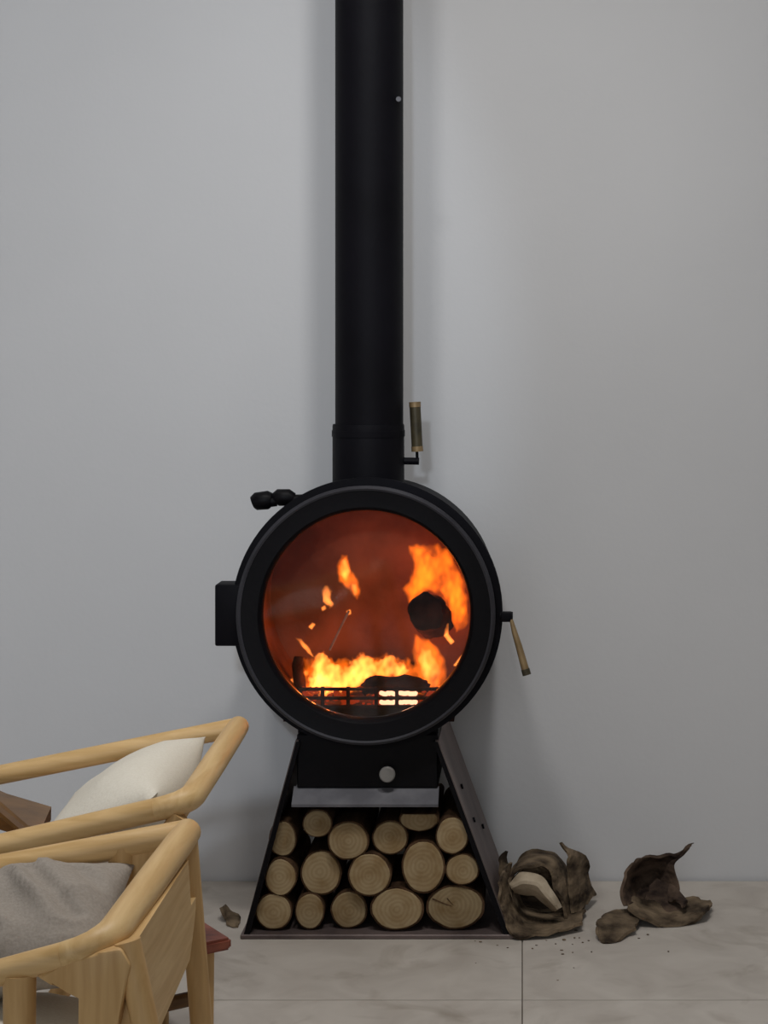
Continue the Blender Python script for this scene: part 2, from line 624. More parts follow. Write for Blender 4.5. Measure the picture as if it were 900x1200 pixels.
dr = obj('ash_drawer', box(B(), P(347, 0, D).x, P(513, 0, D).x, D + 0.012, YB - 0.03, dz0, dz1, 0.003, 1), M_doormetal, stove)
kx, kz = P(454, 0, D).x, H - (907 - VY) * px
obj('drawer_knob', lathe(B(), [(0.005, D + 0.013), (0.005, D), (0.015, D + 0.004), (0.0175, D), (0.0175, D - 0.006), (0.015, D - 0.0085), (0.0001, D - 0.009)], (kx, 0, kz), n=24, close=False), M_knob, dr)
obj('support_plate', box(B(), P(347, 0, D).x, P(513, 0, D).x, D + 0.03, YB - 0.02, dz1 - 0.002, dz1 + 0.02), M_doormetal, stove, smooth=False)
lip = prism(B(), [(D + 0.02, dz0 + 0.002), (D - 0.020, dz0 - 0.028), (D - 0.020, dz0 - 0.034), (D + 0.02, dz0 - 0.008)], P(343, 0, D).x, P(514, 0, D).x, axis='X')
obj('grey_lip', lip, M_greysteel, stove, smooth=False)

# fire guard: two rows of slots in front of the embers
YG = D + 0.035
gb = B()
for yy in (807.5, 818, 828):
    box(gb, P(352, 0, YG).x, P(520, 0, YG).x, YG - .004, YG + .004, P(0, yy + 1.7, YG).z, P(0, yy - 1.7, YG).z)
obj('grate_bars', gb, M_char, stove, smooth=False)
for k in range(6):
    xx = (352, 378, 408, 441, 465, 519)[k]
    gv = box(B(), P(xx - 2, 0, YG).x, P(xx + 2, 0, YG).x, YG - .005, YG + .005, P(0, 830, YG).z, P(0, 805, YG).z)
    obj('grate_divider', gv, M_char, stove, smooth=False)
obj('ash_floor', box(B(), SX - 0.19, SX + 0.19, YG + .008, YB - 0.06, P(0, 836, YG).z - .02, P(0, 829, YG).z), M_char, stove, smooth=False)

# ------------------------------------------------------------------ the flue
YF = D + 0.15
flue = thing('flue_pipe', 'tall black flue pipe rising from the top of the drum stove', 'flue pipe', (P(432.5, 0, YF).x, YF, SZ + rb))
fx = P(432.8, 0, YF).x
rp = 39.8 * YF / F
zc = P(0, 497, YF).z
ztop = 3.0
zbase = SZ + math.sqrt(rb ** 2 - rp ** 2) - 0.0
obj('pipe', lathe(B(), [(rp, zc - 0.03), (rp, ztop), (rp - .004, ztop), (rp - .004, zc - 0.03)], (fx, YF, 0), 'Z', 48), M_blackmetal, flue)
rc = 42.0 * YF / F
obj('collar', lathe(B(), [(rc, zbase - .02), (rc, zc - .004), (rc - .001, zc), (rc - .004, zc), (rp - .002, zc - .001), (rp - .002, zbase - .02)], (fx - .002, YF, 0), 'Z', 48), M_blackmetal, flue)
obj('bolt', tube(B(), [P(467, 116, YF - rp * .55), P(467, 116, YF - rp * .55 - .02)], 0.006, 8, up=(1, 0, 0)), M_greysteel, flue)
obj('collar_band', lathe(B(), [(rc + .0015, zc - .028), (rc + .0015, zc - .014), (rc - .002, zc - .014), (rc - .002, zc - .028)], (fx - .002, YF, 0), 'Z', 48), M_blackmetal, flue)
db = B()
tube(db, PX((468, 540, YF), (491, 540.5, YF)), 0.0085, 10)
tube(db, PX((489, 543, YF), (488.5, 524, YF)), 0.0035, 8, up=(0, 1, 0))
dh = obj('damper_handle', db, M_blackmetal, flue)
obj('grip', tube(B(), PX((489, 527, YF), (486.2, 473, YF)), 0.0128, 14, up=(0, 1, 0)), M_olive, dh)
for (qa, qb) in (((489.2, 529, YF), (488.8, 523, YF)), ((486.4, 477, YF), (486.1, 471, YF))):
    obj('end_cap', tube(B(), PX(qa, qb), 0.0136, 14, up=(0, 1, 0)), M_brass, dh)

# ------------------------------------------------------------------ the fire
fire = thing('log_fire', 'orange log fire burning behind the round stove glass', 'fire', P(435, 826, D + .14))


def flame(poly, Y, tmax, seed, mat, cap=9.0, warp=5.0, wf=0.05, step=1.5):
    poly = np.array(poly, float)
    x0, y0 = poly.min(0) - 8
    x1, y1 = poly.max(0) + 8
    xs = np.arange(x0, x1 + step, step)
    ys = np.arange(y0, y1 + step, step)
    bm = B()
    n = len(poly)
    V = {}
    T = np.zeros((len(ys), len(xs)))
    for j, y in enumerate(ys):
        for i, x in enumerate(xs):
            nv = nvec((x * wf, y * wf * 0.7, seed * 7.3)) * warp + nvec((x * wf * 3, y * wf * 2, seed * 3.3)) * warp * .5
            qx, qy = x + nv.x, y + nv.y
            ins = False
            dm = 1e9
            for k in range(n):
                ax, ay = poly[k]
                bx, by = poly[(k + 1) % n]
                if (ay > qy) != (by > qy) and qx < (bx - ax) * (qy - ay) / (by - ay) + ax:
                    ins = not ins
                ex, ey = bx - ax, by - ay
                tt = max(0, min(1, ((qx - ax) * ex + (qy - ay) * ey) / (ex * ex + ey * ey + 1e-9)))
                dm = min(dm, math.hypot(qx - ax - tt * ex, qy - ay - tt * ey))
            if ins:
                m = 0.5 + 0.5 * noise.noise((x * .07, y * .045, seed * 5.1)) + 0.3 * noise.noise((x * .2, y * .12, seed * 9.1))
                T[j, i] = tmax * min(1, dm / cap) ** .7 * max(.14, min(1.7, 0.02 + 1.55 * m))
    T[0, :] = T[-1, :] = 0
    T[:, 0] = T[:, -1] = 0

    def vert(j, i, s):
        key = (j, i, s if T[j, i] > 0 else 0)
        if key not in V:
            yc = Y + .015 * noise.noise((xs[i] * .03, ys[j] * .03, seed))
            p = P(xs[i], ys[j], yc)
            V[key] = bm.verts.new((p.x, p.y + s * T[j, i] / 2, p.z))
        return V[key]
    for j in range(len(ys) - 1):
        for i in range(len(xs) - 1):
            if max(T[j, i], T[j, i + 1], T[j + 1, i], T[j + 1, i + 1]) <= 0:
                continue
            for s in (-1, 1):
                q = [vert(j, i, s), vert(j, i + 1, s), vert(j + 1, i + 1, s), vert(j + 1, i, s)]
                try:
                    bm.faces.new(q[::-1] if s < 0 else q)
                except ValueError:
                    pass
    o = obj('flame', bm, mat, fire, smooth=False, recalc=False)
    return o


YM = D + 0.13
# the tall orange flame on the right
flame([(478, 640), (494, 633), (512, 635), (528, 650), (541, 674), (549, 702), (547, 730), (536, 742), (524, 722), (514, 700), (499, 696), (479, 706), (474, 690), (486, 664)], YM + .05, 0.030, 3, M_flame, 8, 6)
flame([(486, 655), (500, 645), (512, 650), (510, 680), (500, 692), (483, 700)], YM + .09, 0.02, 5, M_flame, 8, 5)
flame([(515, 690), (530, 680), (543, 695), (545, 722), (530, 715), (520, 705)], YM + .09, 0.018, 6, M_flame, 7, 6)
# the flame at the lower right
flame([(482, 790), (481, 766), (488, 744), (498, 748), (512, 758), (522, 776), (527, 800), (520, 816), (503, 815), (490, 804)], YM - .03, 0.026, 8, M_flame, 8, 6)
flame([(490, 775), (494, 757), (505, 762), (514, 784), (510, 808), (496, 800)], YM - .0, 0.018, 9, M_hotflame, 8, 6)
# the flame bed
flame([(352, 812), (354, 790), (360, 766), (378, 764), (392, 774), (404, 770), (414, 776), (424, 764), (434, 770), (444, 766), (456, 772), (468, 766), (480, 776), (492, 790), (500, 814)], YM + .02, 0.020, 11, M_flame, 9, 8, .09)
flame([(358, 812), (362, 782), (372, 768), (386, 772), (400, 786), (416, 774), (430, 768), (440, 776), (452, 770), (468, 774), (478, 788), (460, 792), (440, 796), (424, 806), (420, 814)], YM - .02, 0.024, 12, M_hotflame, 7, 8, .10)
flame([(362, 812), (368, 796), (380, 786), (392, 800), (400, 786), (414, 784), (412, 804), (406, 814)], YM - .05, 0.020, 14, M_hotflame, 6, 6, .11)
# the small flame on the left and its flecks
flame([(396, 680), (395, 664), (400, 650), (406, 650), (411, 666), (418, 678), (423, 692), (418, 704), (410, 692), (402, 686)], YM + .03, 0.022, 15, M_flame, 4, 2.5, .08)
flame([(398, 674), (400, 655), (406, 654), (410, 670), (405, 682)], YM + .05, 0.016, 16, M_hotflame, 4, 2, .08)
flame([(412, 684), (418, 684), (420, 695), (415, 700)], YM + .05, 0.010, 18, M_hotflame, 3, 1.5, .08)
flame([(377, 698), (380, 688), (386, 686), (388, 692), (386, 700), (391, 708), (387, 712), (380, 706)], YM + .02, 0.012, 17, M_hotflame, 3, 2.5, .09)
for k, pl in enumerate(([(361, 735), (366, 729), (370, 731), (365, 738)], [(376, 712), (381, 708), (383, 713), (378, 716)], [(406, 716), (411, 713), (412, 719), (407, 721)],
                        [(345, 747), (353, 749), (363, 760), (369, 770), (360, 765)], [(519, 730), (525, 730), (526, 742), (533, 752), (528, 756), (520, 745)],
                        [(530, 780), (537, 772), (543, 764), (542, 775), (535, 782)], [(338, 796), (342, 794), (345, 802), (341, 803)])):
    flame(pl, YM - .04 + .01 * k, 0.014, 20 + k, M_hotflame, 2, 1.2, .09, 1.0)
# embers behind the guard
rnd = random.Random(4)  # embers
eb = B()
for k in range(130):
    x, y = rnd.uniform(354, 519), rnd.uniform(806, 829)
    p = P(x, y, YG + rnd.uniform(.02, .06))
    bmesh.ops.create_icosphere(eb, subdivisions=1, radius=rnd.uniform(.004, .009), matrix=Matrix.Translation(p) @ Matrix.Diagonal((rnd.uniform(.8, 1.6), 1, .7, 1)))
eo = obj('ember_bed', eb, M_ember, fire, smooth=False)
eo['kind'] = 'stuff'
for (x0, x1) in ((446, 463), (468, 488)):
    for (y0, y1) in ((809.5, 816), (820, 826)):
        eb = B()
        for k in range(9):
            p = P(x0 + (x1 - x0) * (k + .5) / 9, (y0 + y1) / 2 + rnd.uniform(-.8, .8), YG + .012)
            bmesh.ops.create_icosphere(eb, subdivisions=1, radius=.0058, matrix=Matrix.Translation(p))
        obj('glowing_ember', eb, M_hotember, fire, smooth=False)


def burning(label, pts, rad, mat, seed, amp, n=24):
    bm = tube(B(), smooth_path(pts, 6), rad, n)
    for v in bm.verts:
        v.co += nvec(v.co * 40 + Vector((seed, seed, seed))) * amp
    o = tag(obj('burning_log', bm, mat, angle=70), label, 'log', 'charred logs burning inside the stove')
    return recenter(o, sum((Vector(p) for p in pts), Vector()) / len(pts))


burning('charred round log end standing in front of the tall orange flame', PX((499, 717, YM - .03), (503, 720, YM + .0), (509, 730, YM + .03)), .043, M_char, 1, .009)
burning('dark charred log lying low across the front of the flames', PX((424, 811, YM - .055), (434, 805, YM - .058), (462, 801, YM - .06), (490, 803, YM - .055), (502, 807, YM - .05)), [.008] * 3 + [.012] * 3 + [.018] * 13 + [.014] * 3 + [.008] * 3, M_char, 2, .009)
burning('thin grey stick leaning upright among the left flames', PX((386, 762, YM - .06), (398, 738, YM - .05), (409, 716, YM - .04)), .0028, M_ash, 3, .001, 8)
burning('black log at the back of the firebox behind the flames', PX((372, 800, YM + .09), (430, 790, YM + .10), (500, 796, YM + .09)), .035, M_char, 4, .008)
burning('charred stub leaning against the left wall of the firebox', PX((352, 812, YM + .0), (350, 785, YM + .02), (352, 770, YM + .03)), .014, M_char, 5, .005)


def glow(name, p, power, r):
    l = bpy.data.lights.new(name, 'POINT')
    l.energy = power
    l.color = (1.0, 0.29, 0.08)
    l.shadow_soft_size = r
    o = bpy.data.objects.new(name, l)
    C.objects.link(o)
    o.location = p


glow('fire_glow_bed', P(430, 755, YM), 0.20, .05)
glow('fire_glow_right', P(506, 672, YM + .04), 0.16, .04)

# ------------------------------------------------------------------ the stacked logs
LOGS = [
    # cx, cy, rx, ry, label
    (321, 1073, 22.5, 22, 'sawn log at the left end of the bottom row of the stand'),
    (363, 1072, 18, 22, 'narrow tall sawn log second in the bottom row of the stand'),
    (409, 1071, 22.5, 22.5, 'round sawn log in the middle of the bottom row of the stand'),
    (465, 1068, 32, 26, 'wide oval sawn log fourth in the bottom row of the stand'),
    (534, 1066, 35, 27, 'widest oval log with a split, right end of the bottom row'),
    (329, 1028, 19, 23, 'sawn log at the left end of the middle row of the stand'),
    (376, 1023, 25, 27, 'big round log second in the middle row of the stand'),
    (433, 1025, 26.5, 26, 'big round log at the centre of the whole log stack'),
    (496, 1016, 26, 32, 'tallest oval log, fourth in the middle row of the stack'),
    (542, 1019, 20.5, 19, 'small round log at the right end of the middle row'),
    (331, 983, 17, 22, 'darker sawn log at the left end of the top row'),
    (372, 965, 18, 17, 'smallest round log, topmost at the left under the grey lip'),
    (408, 985, 25, 23.5, 'round sawn log in the top row below the left part of the lip'),
    (457, 982, 22, 20.5, 'round sawn log in the top row below the drawer knob'),
    (491, 961, 24, 12, 'half-round split log lying flat side up under the grey lip'),
    (530, 979, 20, 23, 'sawn log at the right end of the top row'),
]
rnd = random.Random(11)
for k, (cx, cy, rx, ry, lab) in enumerate(LOGS):
    y0 = D + 0.010 + rnd.uniform(0, 0.022)
    y1 = D + 0.27 + rnd.uniform(0, 0.04)
    c = P(cx, cy, y0)
    if cy > 1060:
        c.z = max(c.z, 0.0115 + ry * px)
    n = 28
    half = ry < 13
    prof = []
    for i in range(n):
        a = 2 * PI * i / n
        u, v = math.cos(a), math.sin(a)
        if half:
            u = math.copysign(abs(u) ** .7, u)
            v = max(min(v, .62), -1) if v > 0 else v * (1.2 - .35 * abs(u))
        q = 1 + .05 * noise.noise((u * 1.4, v * 1.4, k * 3.1)) + .02 * noise.noise((u * 5, v * 5, k * 3.1))
        prof.append((u * rx * px * q * .982, v * ry * px * q * .982))
    bm = B()
    rings = []
    for (yy, s) in ((y0 + .0015, 1.0), (y0 + .10, 1.01), (y0 + .2, .985), (y1, .98)):
        rings.append([bm.verts.new((c.x + u * s, yy, c.z + v * s)) for u, v in prof])
    for r0, r1 in zip(rings, rings[1:]):
        for i in range(n):
            bm.faces.new((r0[i], r0[(i + 1) % n], r1[(i + 1) % n], r1[i]))
    bm.faces.new(rings[0])
    bm.faces.new(rings[-1])
    lo = tag(obj('firewood_log', bm, M_bark), lab, 'log', 'firewood logs stacked in the stove stand')
    recenter(lo, c)
    for (yy, sgn, s) in ((y0, -1, .93), (y1 + .0005, 1, .91)):
        bm = B()
        tilt = rnd.uniform(-.05, .05)
        vsA = [bm.verts.new((c.x + u * s, yy + .0005 + sgn * -.001 + tilt * 0, c.z + v * s)) for u, v in prof]
        vsB = [bm.verts.new((c.x + u * s * .97, yy + sgn * .0016, c.z + v * s * .97)) for u, v in prof]
        mid = bm.verts.new((c.x, yy + sgn * .0022, c.z))
        for i in range(n):
            j = (i + 1) % n
            bm.faces.new((vsA[i], vsA[j], vsB[j], vsB[i]))
            bm.faces.new((vsB[i], vsB[j], mid))
        bm.faces.new(vsA[::-1])
        e = obj('cut_end', bm, M_cut)
        recenter(e, (c.x + rnd.uniform(-.004, .004), yy, c.z + rnd.uniform(-.004, .004)))
        attach(e, lo)
    # drying cracks
    if k == 4:
        bm = B()
        for (ang, ln) in ((2.7, .8), (2.2, .4)) if k == 4 else ((rnd.uniform(0, 6), .6),):
            pts = [Vector((c.x + math.cos(ang) * rx * px * t + noise.noise((t * 6, k, ang)) * .004, y0 - .0022, c.z + math.sin(ang) * ry * px * t)) for t in (0.12, .3, .5, ln + .1)]
            tube(bm, pts, [.0004, .0009, .0013, .0016], 6, up=(0, 1, 0))
        attach(obj('split', bm, M_bark), lo)

# ------------------------------------------------------------------ bark on the floor


def bark(name, label, grids, mat, thick, seed, jit=.005):
    bm = B()
    for i, gr in enumerate(grids):
        sheet(bm, [PX(*r) for r in gr], thick, seed + i, 5, jit)
    for v in bm.verts:
        v.co.z = max(v.co.z, 0.001 + 0.002 * noise.noise(v.co * 60))
    zmin = min(v.co.z for v in bm.verts)
    for v in bm.verts:
        v.co.z -= zmin - 0.0002
    cx = sum(v.co.x for v in bm.verts) / len(bm.verts)
    cy = sum(v.co.y for v in bm.verts) / len(bm.verts)
    o = tag(obj(name, bm, mat), label, 'bark', 'curled bark pieces on the floor by the stove')
    return recenter(o, (cx, cy, 0))


bark('bark_strip', 'reddish brown bark sheet lying flat against the right side of the stand',
     [[[(584, 1034, 3.83), (589, 1066, 3.81), (602, 1094, 3.79), (630, 1097, 3.79), (658, 1090, 3.81), (684, 1084, 3.84)],
       [(590, 1022, 3.90), (596, 1052, 3.88), (608, 1078, 3.87), (634, 1084, 3.88), (660, 1080, 3.89), (684, 1074, 3.91)],
       [(596, 1010, 3.98), (603, 1038, 3.97), (614, 1062, 3.97), (640, 1069, 3.98), (664, 1067, 3.98), (685, 1062, 4.0)]]], M_driedbark, .006, 1, .004)
ba = bark('bark_curl', 'arched curl of brown bark with a pale inside, right beside the stand',
          [[[(598, 1056, 3.90), (600, 1030, 3.90), (618, 1016, 3.90), (640, 1020, 3.90), (654, 1046, 3.90), (662, 1078, 3.90)],
            [(598, 1044, 3.97), (602, 1018, 3.97), (624, 1006, 3.97), (648, 1010, 3.97), (664, 1036, 3.97), (671, 1068, 3.97)],
            [(600, 1030, 4.04), (608, 1010, 4.04), (630, 1000, 4.05), (654, 1004, 4.05), (672, 1030, 4.04), (680, 1056, 4.04)]],
           [[(657, 987, 3.98), (665, 1004, 3.97), (668, 1032, 3.95), (670, 1070, 3.93)],
            [(659, 989, 3.99), (674, 1004, 4.0), (680, 1030, 4.0), (684, 1062, 3.98)],
            [(661, 994, 4.0), (684, 1004, 4.04), (688, 1028, 4.05), (697, 1050, 4.06)]],
           [[(602, 1030, 4.06), (620, 1012, 4.08), (645, 1012, 4.08), (668, 1030, 4.06)],
            [(600, 1045, 4.03), (620, 1040, 4.08), (645, 1042, 4.08), (672, 1052, 4.03)],
            [(604, 1062, 3.98), (622, 1066, 3.99), (645, 1068, 3.98), (668, 1066, 3.97)]],
           [[(586, 1008, 4.03), (588, 1028, 4.0), (592, 1046, 3.98)],
            [(594, 1000, 4.06), (597, 1020, 4.04), (600, 1040, 4.02)]]], M_driedbark, .007, 4)
ib = B()
sheet(ib, [PX((598, 1036, 3.875), (614, 1024, 3.87), (632, 1026, 3.87), (646, 1044, 3.87), (656, 1062, 3.875)),
           PX((600, 1041, 3.86), (615, 1035, 3.85), (630, 1038, 3.85), (642, 1052, 3.85), (653, 1064, 3.86)),
           PX((603, 1045, 3.89), (618, 1048, 3.89), (630, 1052, 3.89), (640, 1059, 3.89), (649, 1065, 3.89))], .006, 9, 5, .003)
o = obj('inner_bark', ib, M_innerbark)
o['label'] = 'pale inner side of the bark'
attach(o, ba)
bc = bark('bark_curl', 'dark brown bark curl with one long pointed tip, standing by the wall',
     [[[(747, 1003, 4.00), (764, 1000, 4.02), (782, 997, 4.02), (796, 993, 4.02), (817, 984, 4.02)],
       [(733, 1016, 3.96), (751, 1013, 4.04), (768, 1012, 4.06), (780, 1008, 4.04), (790, 1004, 4.02)],
       [(728, 1036, 3.93), (744, 1036, 4.03), (764, 1034, 4.06), (778, 1030, 4.04), (787, 1024, 4.02)],
       [(733, 1056, 3.90), (748, 1058, 3.97), (766, 1056, 4.01), (782, 1050, 4.02), (796, 1038, 4.0)]],
      [[(770, 1026, 4.05), (788, 1036, 4.02), (802, 1050, 4.0)], [(752, 1054, 3.99), (775, 1060, 3.97), (800, 1064, 3.95)], [(748, 1066, 3.93), (775, 1074, 3.92), (798, 1074, 3.92)]],
      [[(785, 1036, 4.0), (796, 1040, 3.98), (806, 1052, 3.96)], [(783, 1050, 3.98), (793, 1053, 3.95), (801, 1062, 3.92)]]], M_darkbark, .007, 7)
fb = B()
sheet(fb, [PX(*r) for r in [[(736, 1066, 3.89), (752, 1077, 3.87), (775, 1086, 3.87), (800, 1087, 3.88), (828, 1070, 3.91)],
       [(738, 1058, 3.93), (756, 1066, 3.93), (778, 1072, 3.94), (803, 1068, 3.95), (831, 1062, 3.96)],
       [(742, 1048, 3.98), (760, 1056, 3.99), (782, 1056, 4.0), (805, 1054, 4.01), (833, 1056, 4.02)]]], .007, 8, 5, .005)
for v in fb.verts:
    v.co.z = max(v.co.z, .0012)
o = obj('bark_flap', fb, M_driedbark)
o['label'] = 'tan lower flap of the bark curl'
attach(o, bc)
bark('bark_chip', 'small flat tan bark chip in front of the pointed bark curl',
     [[[(699, 1096, 3.79), (706, 1107, 3.765), (722, 1104, 3.775), (744, 1088, 3.82)],
       [(700, 1084, 3.83), (712, 1084, 3.84), (728, 1080, 3.86), (748, 1078, 3.88)],
       [(704, 1076, 3.90), (716, 1068, 3.92), (734, 1067, 3.94), (750, 1072, 3.95)]]], M_driedbark, .007, 15, .004)
bark('bark_chip', 'small grey bark scrap on the floor left of the log stand',
     [[[(259, 1066, 3.92), (264, 1080, 3.9), (272, 1090, 3.87), (280, 1088, 3.88)],
       [(262, 1060, 3.97), (268, 1066, 3.96), (276, 1070, 3.95), (281, 1072, 3.95)]]], M_driedbark, .007, 19, .005)
cb = B()
rnd = random.Random(8)
for k in range(34):
    x, y = rnd.gauss(650, 60), rnd.gauss(1104, 12)
    if y < 1070:
        continue
    Y = F * H / (y - VY)
    p = P(x, y, Y)
    r = rnd.uniform(.0012, .003)
    bmesh.ops.create_icosphere(cb, subdivisions=1, radius=r, matrix=Matrix.Translation((p.x, p.y, r * .45)) @ Matrix.Diagonal((rnd.uniform(.8, 2), rnd.uniform(.8, 2), .5, 1)))
cr = tag(obj('bark_crumbs', cb, M_driedbark, smooth=False), 'loose crumbs of bark scattered on the tiles before the bark pieces', 'bark crumbs')
cr['kind'] = 'stuff'

# ------------------------------------------------------------------ the low table behind the chairs
tb = thing('low_table', 'low table with a reddish brown top, one corner showing behind the chairs', 'table', P(232, 1240, 3.2))
ZT = 0.225
YT = F * (H - ZT) / (1099 - VY)
tip = P(272, 1099, YT)
u_ = Vector((-.57, .82, 0)).normalized()
v_ = Vector((-.82, -.57, 0)).normalized()


def board(o0, u, v, lu, lv, z0, z1, bev):
    bm = B()
    q = [o0, o0 + u * lu, o0 + u * lu + v * lv, o0 + v * lv]
    lo = [bm.verts.new((p.x, p.y, z0)) for p in q]
    hi = [bm.verts.new((p.x, p.y, z1)) for p in q]
    fs = [bm.faces.new(lo[::-1]), bm.faces.new(hi)]
    for i in range(4):
        j = (i + 1) % 4
        fs.append(bm.faces.new((lo[i], lo[j], hi[j], hi[i])))
    bmesh.ops.bevel(bm, geom=list({e for f in fs for e in f.edges}), offset=bev, segments=2, affect='EDGES')
    return bm


obj('tabletop', board(tip, u_, v_, .26, .22, ZT - .022, ZT, .005), M_redwood, tb)
for (a, b_) in ((.03, .035), (.23, .035), (.03, .185), (.23, .185)):
    c = tip + u_ * a + v_ * b_
    obj('leg', tube(B(), [(c.x, c.y, 0), (c.x, c.y, ZT - .021)], [.011, .013], 12), M_ash_leg, tb)
c0, c1 = tip + u_ * .03 + v_ * .035, tip + u_ * .03 + v_ * .185
obj('stretcher', tube(B(), [(c0.x, c0.y, .12), (c1.x, c1.y, .12)], .013, 10), M_brownwood, tb)

# ------------------------------------------------------------------ the chairs


def extend(a, b, x):
    """Carry the line a-b on to the given x."""
    t = (x - a.x) / (b.x - a.x)
    return a + (b - a) * t


def chair(label, A, Bc, fl, nl, xl, ra, re, loc):
    """Loop of rails: far arm, back rail, near arm."""
    t = thing('lounge_chair', label, 'chair', loc, 'pale wood lounge chairs by the stove')
    fa = extend(A, fl, xl)
    na = extend(Bc, nl, xl)
    obj('arm', tube(B(), [A + (fl - A).normalized() * .004, fl, fa], ra[0], 16, round_end=.6), M_ash_wood, t)
    # the back rail bends round into the near arm
    d = (Bc - A).normalized()
    e = (nl - Bc).normalized()
    p0, p2 = Bc - d * .045, Bc + e * .05
    bend = [p0 * (1 - u) ** 2 + Bc * 2 * u * (1 - u) + p2 * u * u for u in (0, .2, .4, .6, .8, 1)]
    rb_ = [re + (ra[1] - re) * u for u in (0, .1, .3, .6, .85, 1)]
    obj('back_rail', tube(B(), [A - d * .004, A + (Bc - A) * .1, A + (Bc - A) * .5] + bend, [re * .95, re, re * 1.03] + rb_, 18, round_end=.5), M_ash_back, t)
    obj('arm', tube(B(), [p2, p2 + (na - p2) * .5, na], ra[1], 18), M_ash_wood, t)
    return t, fa, na


# far chair
Y1a, Y1b = 3.057, 2.54
A1, B1 = P(279, 852, Y1a), P(221, 940, Y1b)
c1, fa, na = chair('pale wood lounge chair farther back, holding the cream pillow', A1, B1, P(0, 908, Y1a), P(0, 991, Y1b), -1.12, (.0172, .0172), .0195, (-.80, 2.8, 0))
for (Q, arm_end) in ((A1, fa), (B1, na)):
    ft = Vector((Q.x - .675 * Q.z, Q.y, 0))
    s = Q + (ft - Q) * .03
    obj('leg', tube(B(), [s, Q + (ft - Q) * .5, ft], [.013, .015, .012], 12, up=(0, 1, 0)), M_ash_leg, c1)
    f0 = Vector((arm_end.x + .03, arm_end.y, arm_end.z))
    obj('leg', tube(B(), [f0, Vector((f0.x + .02, f0.y, f0.z * .5)), Vector((f0.x, f0.y, 0))], [.015, .016, .012], 12, up=(0, 1, 0)), M_ash_leg, c1)
# slanted brace on the far side with its cut end, shade painted in as brown
obj('brace', tube(B(), PX((-60, 922, Y1a - .05), (0, 950, Y1a - .05), (54, 966, Y1a - .05)), [.031, .032, .032], 4, sx=1.0, up=(0, 1, 0)), M_brownwood, c1, smooth=False)['label'] = 'slanted brace coloured dark brown for shade'
obj('brace', tube(B(), PX((-60, 895, Y1a - .12), (0, 948, Y1a - .12), (42, 984, Y1a - .12)), .010, 8, up=(0, 1, 0)), M_brownwood, c1)
# sloping seat deck
sd = B()
prism(sd, [(-1.08, .425), (-.62, .40), (-.62, .36), (-1.08, .385)], Y1b + .03, Y1a - .03)
obj('seat', sd, M_ash_wood, c1, smooth=False)

# near chair
Y2a, Y2b = 2.345, 1.931
A2, B2 = P(219, 976, Y2a), P(124, 1106, Y2b)
c2, fa2, na2 = chair('pale wood lounge chair nearest the viewer, holding the taupe pillow', A2, B2, P(0, 1017, Y2a), P(0, 1140, Y2b), -1.0, (.0182, .0150), .0195, (-.70, 2.13, 0))


def flat_leg(pts, wx, wy):
    """A leg of squarish section: half widths wx along the chair, wy across it."""
    bm = B()
    tube(bm, pts, wx, 16, sx=wy / wx[0] if hasattr(wx, '__len__') else wy / wx, up=(1, 0, 0))
    return bm


# rear legs, splayed backwards
for (Q, px1, Y, wxs) in ((A2 + Vector((0, -.004, 0)), 236, Y2a, .0150), (B2 + Vector((.022, .01, 0)), 170, Y2b, .0150)):
    q1 = P(px1, 1200, Y)
    ft = Q + (q1 - Q) * (Q.z / (Q.z - q1.z))
    obj('leg', tube(B(), [Q, q1, ft], [wxs, wxs * 1.02, wxs * .8], 14, up=(0, 1, 0)), M_ash_leg, c2)
# wide near support below the corner, merging into the arm
nb = B()
o_ = [(44, 1140), (62, 1151), (82, 1154), (100, 1163), (95, 1200), (84, 1290), (112, 1300), (140, 1200), (156, 1128), (144, 1108), (118, 1112), (80, 1126)]
prism(nb, [(P(a, 0, Y2b).x, P(0, b, Y2b).z) for a, b in o_], Y2b - .012, Y2b + .012, .004)
obj('corner_bracket', nb, M_ash_leg, c2)
fbk = B()
prism(fbk, [(P(a, 0, Y2a).x, P(0, b, Y2a).z) for a, b in ((128, 995), (196, 984), (226, 980), (224, 1030), (205, 1062), (180, 1080), (164, 1100), (136, 1100), (129, 1050))], Y2a - .011, Y2a + .011, .004)
obj('corner_bracket', fbk, M_ash_leg, c2)
# posts a hand's width in front of the back
for (pxl, Y, arm, yy) in ((145, Y2a, A2, 990), (23, Y2b, B2, 1140)):
    q = P(pxl, yy, Y)
    obj('leg', tube(B(), [q, P(pxl, yy + 60, Y), (q.x - .01, Y, 0)], [.0185, .018, .013], 14, up=(0, 1, 0)), M_ash_leg, c2)
for Q in (fa2, na2):
    q = Vector((Q.x + .03, Q.y, Q.z))
    obj('leg', tube(B(), [q, (q.x, q.y, 0)], [.016, .012], 12, up=(0, 1, 0)), M_ash_leg, c2)
# back board below the back rail, curved along its lower edge
bb = B()
nseg = 40
ring = []
for i in range(nseg + 1):
    s = i / nseg
    Y = Y2a - .012 + (Y2b + .012 - Y2a + .012) * s
    x = -.449 + .004 * s
    zb = .530 - .055 * min(1, s * 8) ** .8 - .03 * s
    k = max(0, min(1, (s - .10) / .05))
    zt = .542 + .066 * k
    ring.append([bb.verts.new((x + dx, Y, z)) for dx, z in ((-.009, zb), (.009, zb + .002), (.009, zt), (-.009, zt))])
for r0, r1 in zip(ring, ring[1:]):
    for k in range(4):
        bb.faces.new((r0[k], r0[(k + 1) % 4], r1[(k + 1) % 4], r1[k]))
bb.faces.new(ring[0])
bb.faces.new(ring[-1])
obj('back_board', bb, M_ash_back, c2)
sd = B()
prism(sd, [(-.99, .336), (-.50, .336), (-.50, .315), (-.99, .315)], Y2b + .03, Y2a - .03)
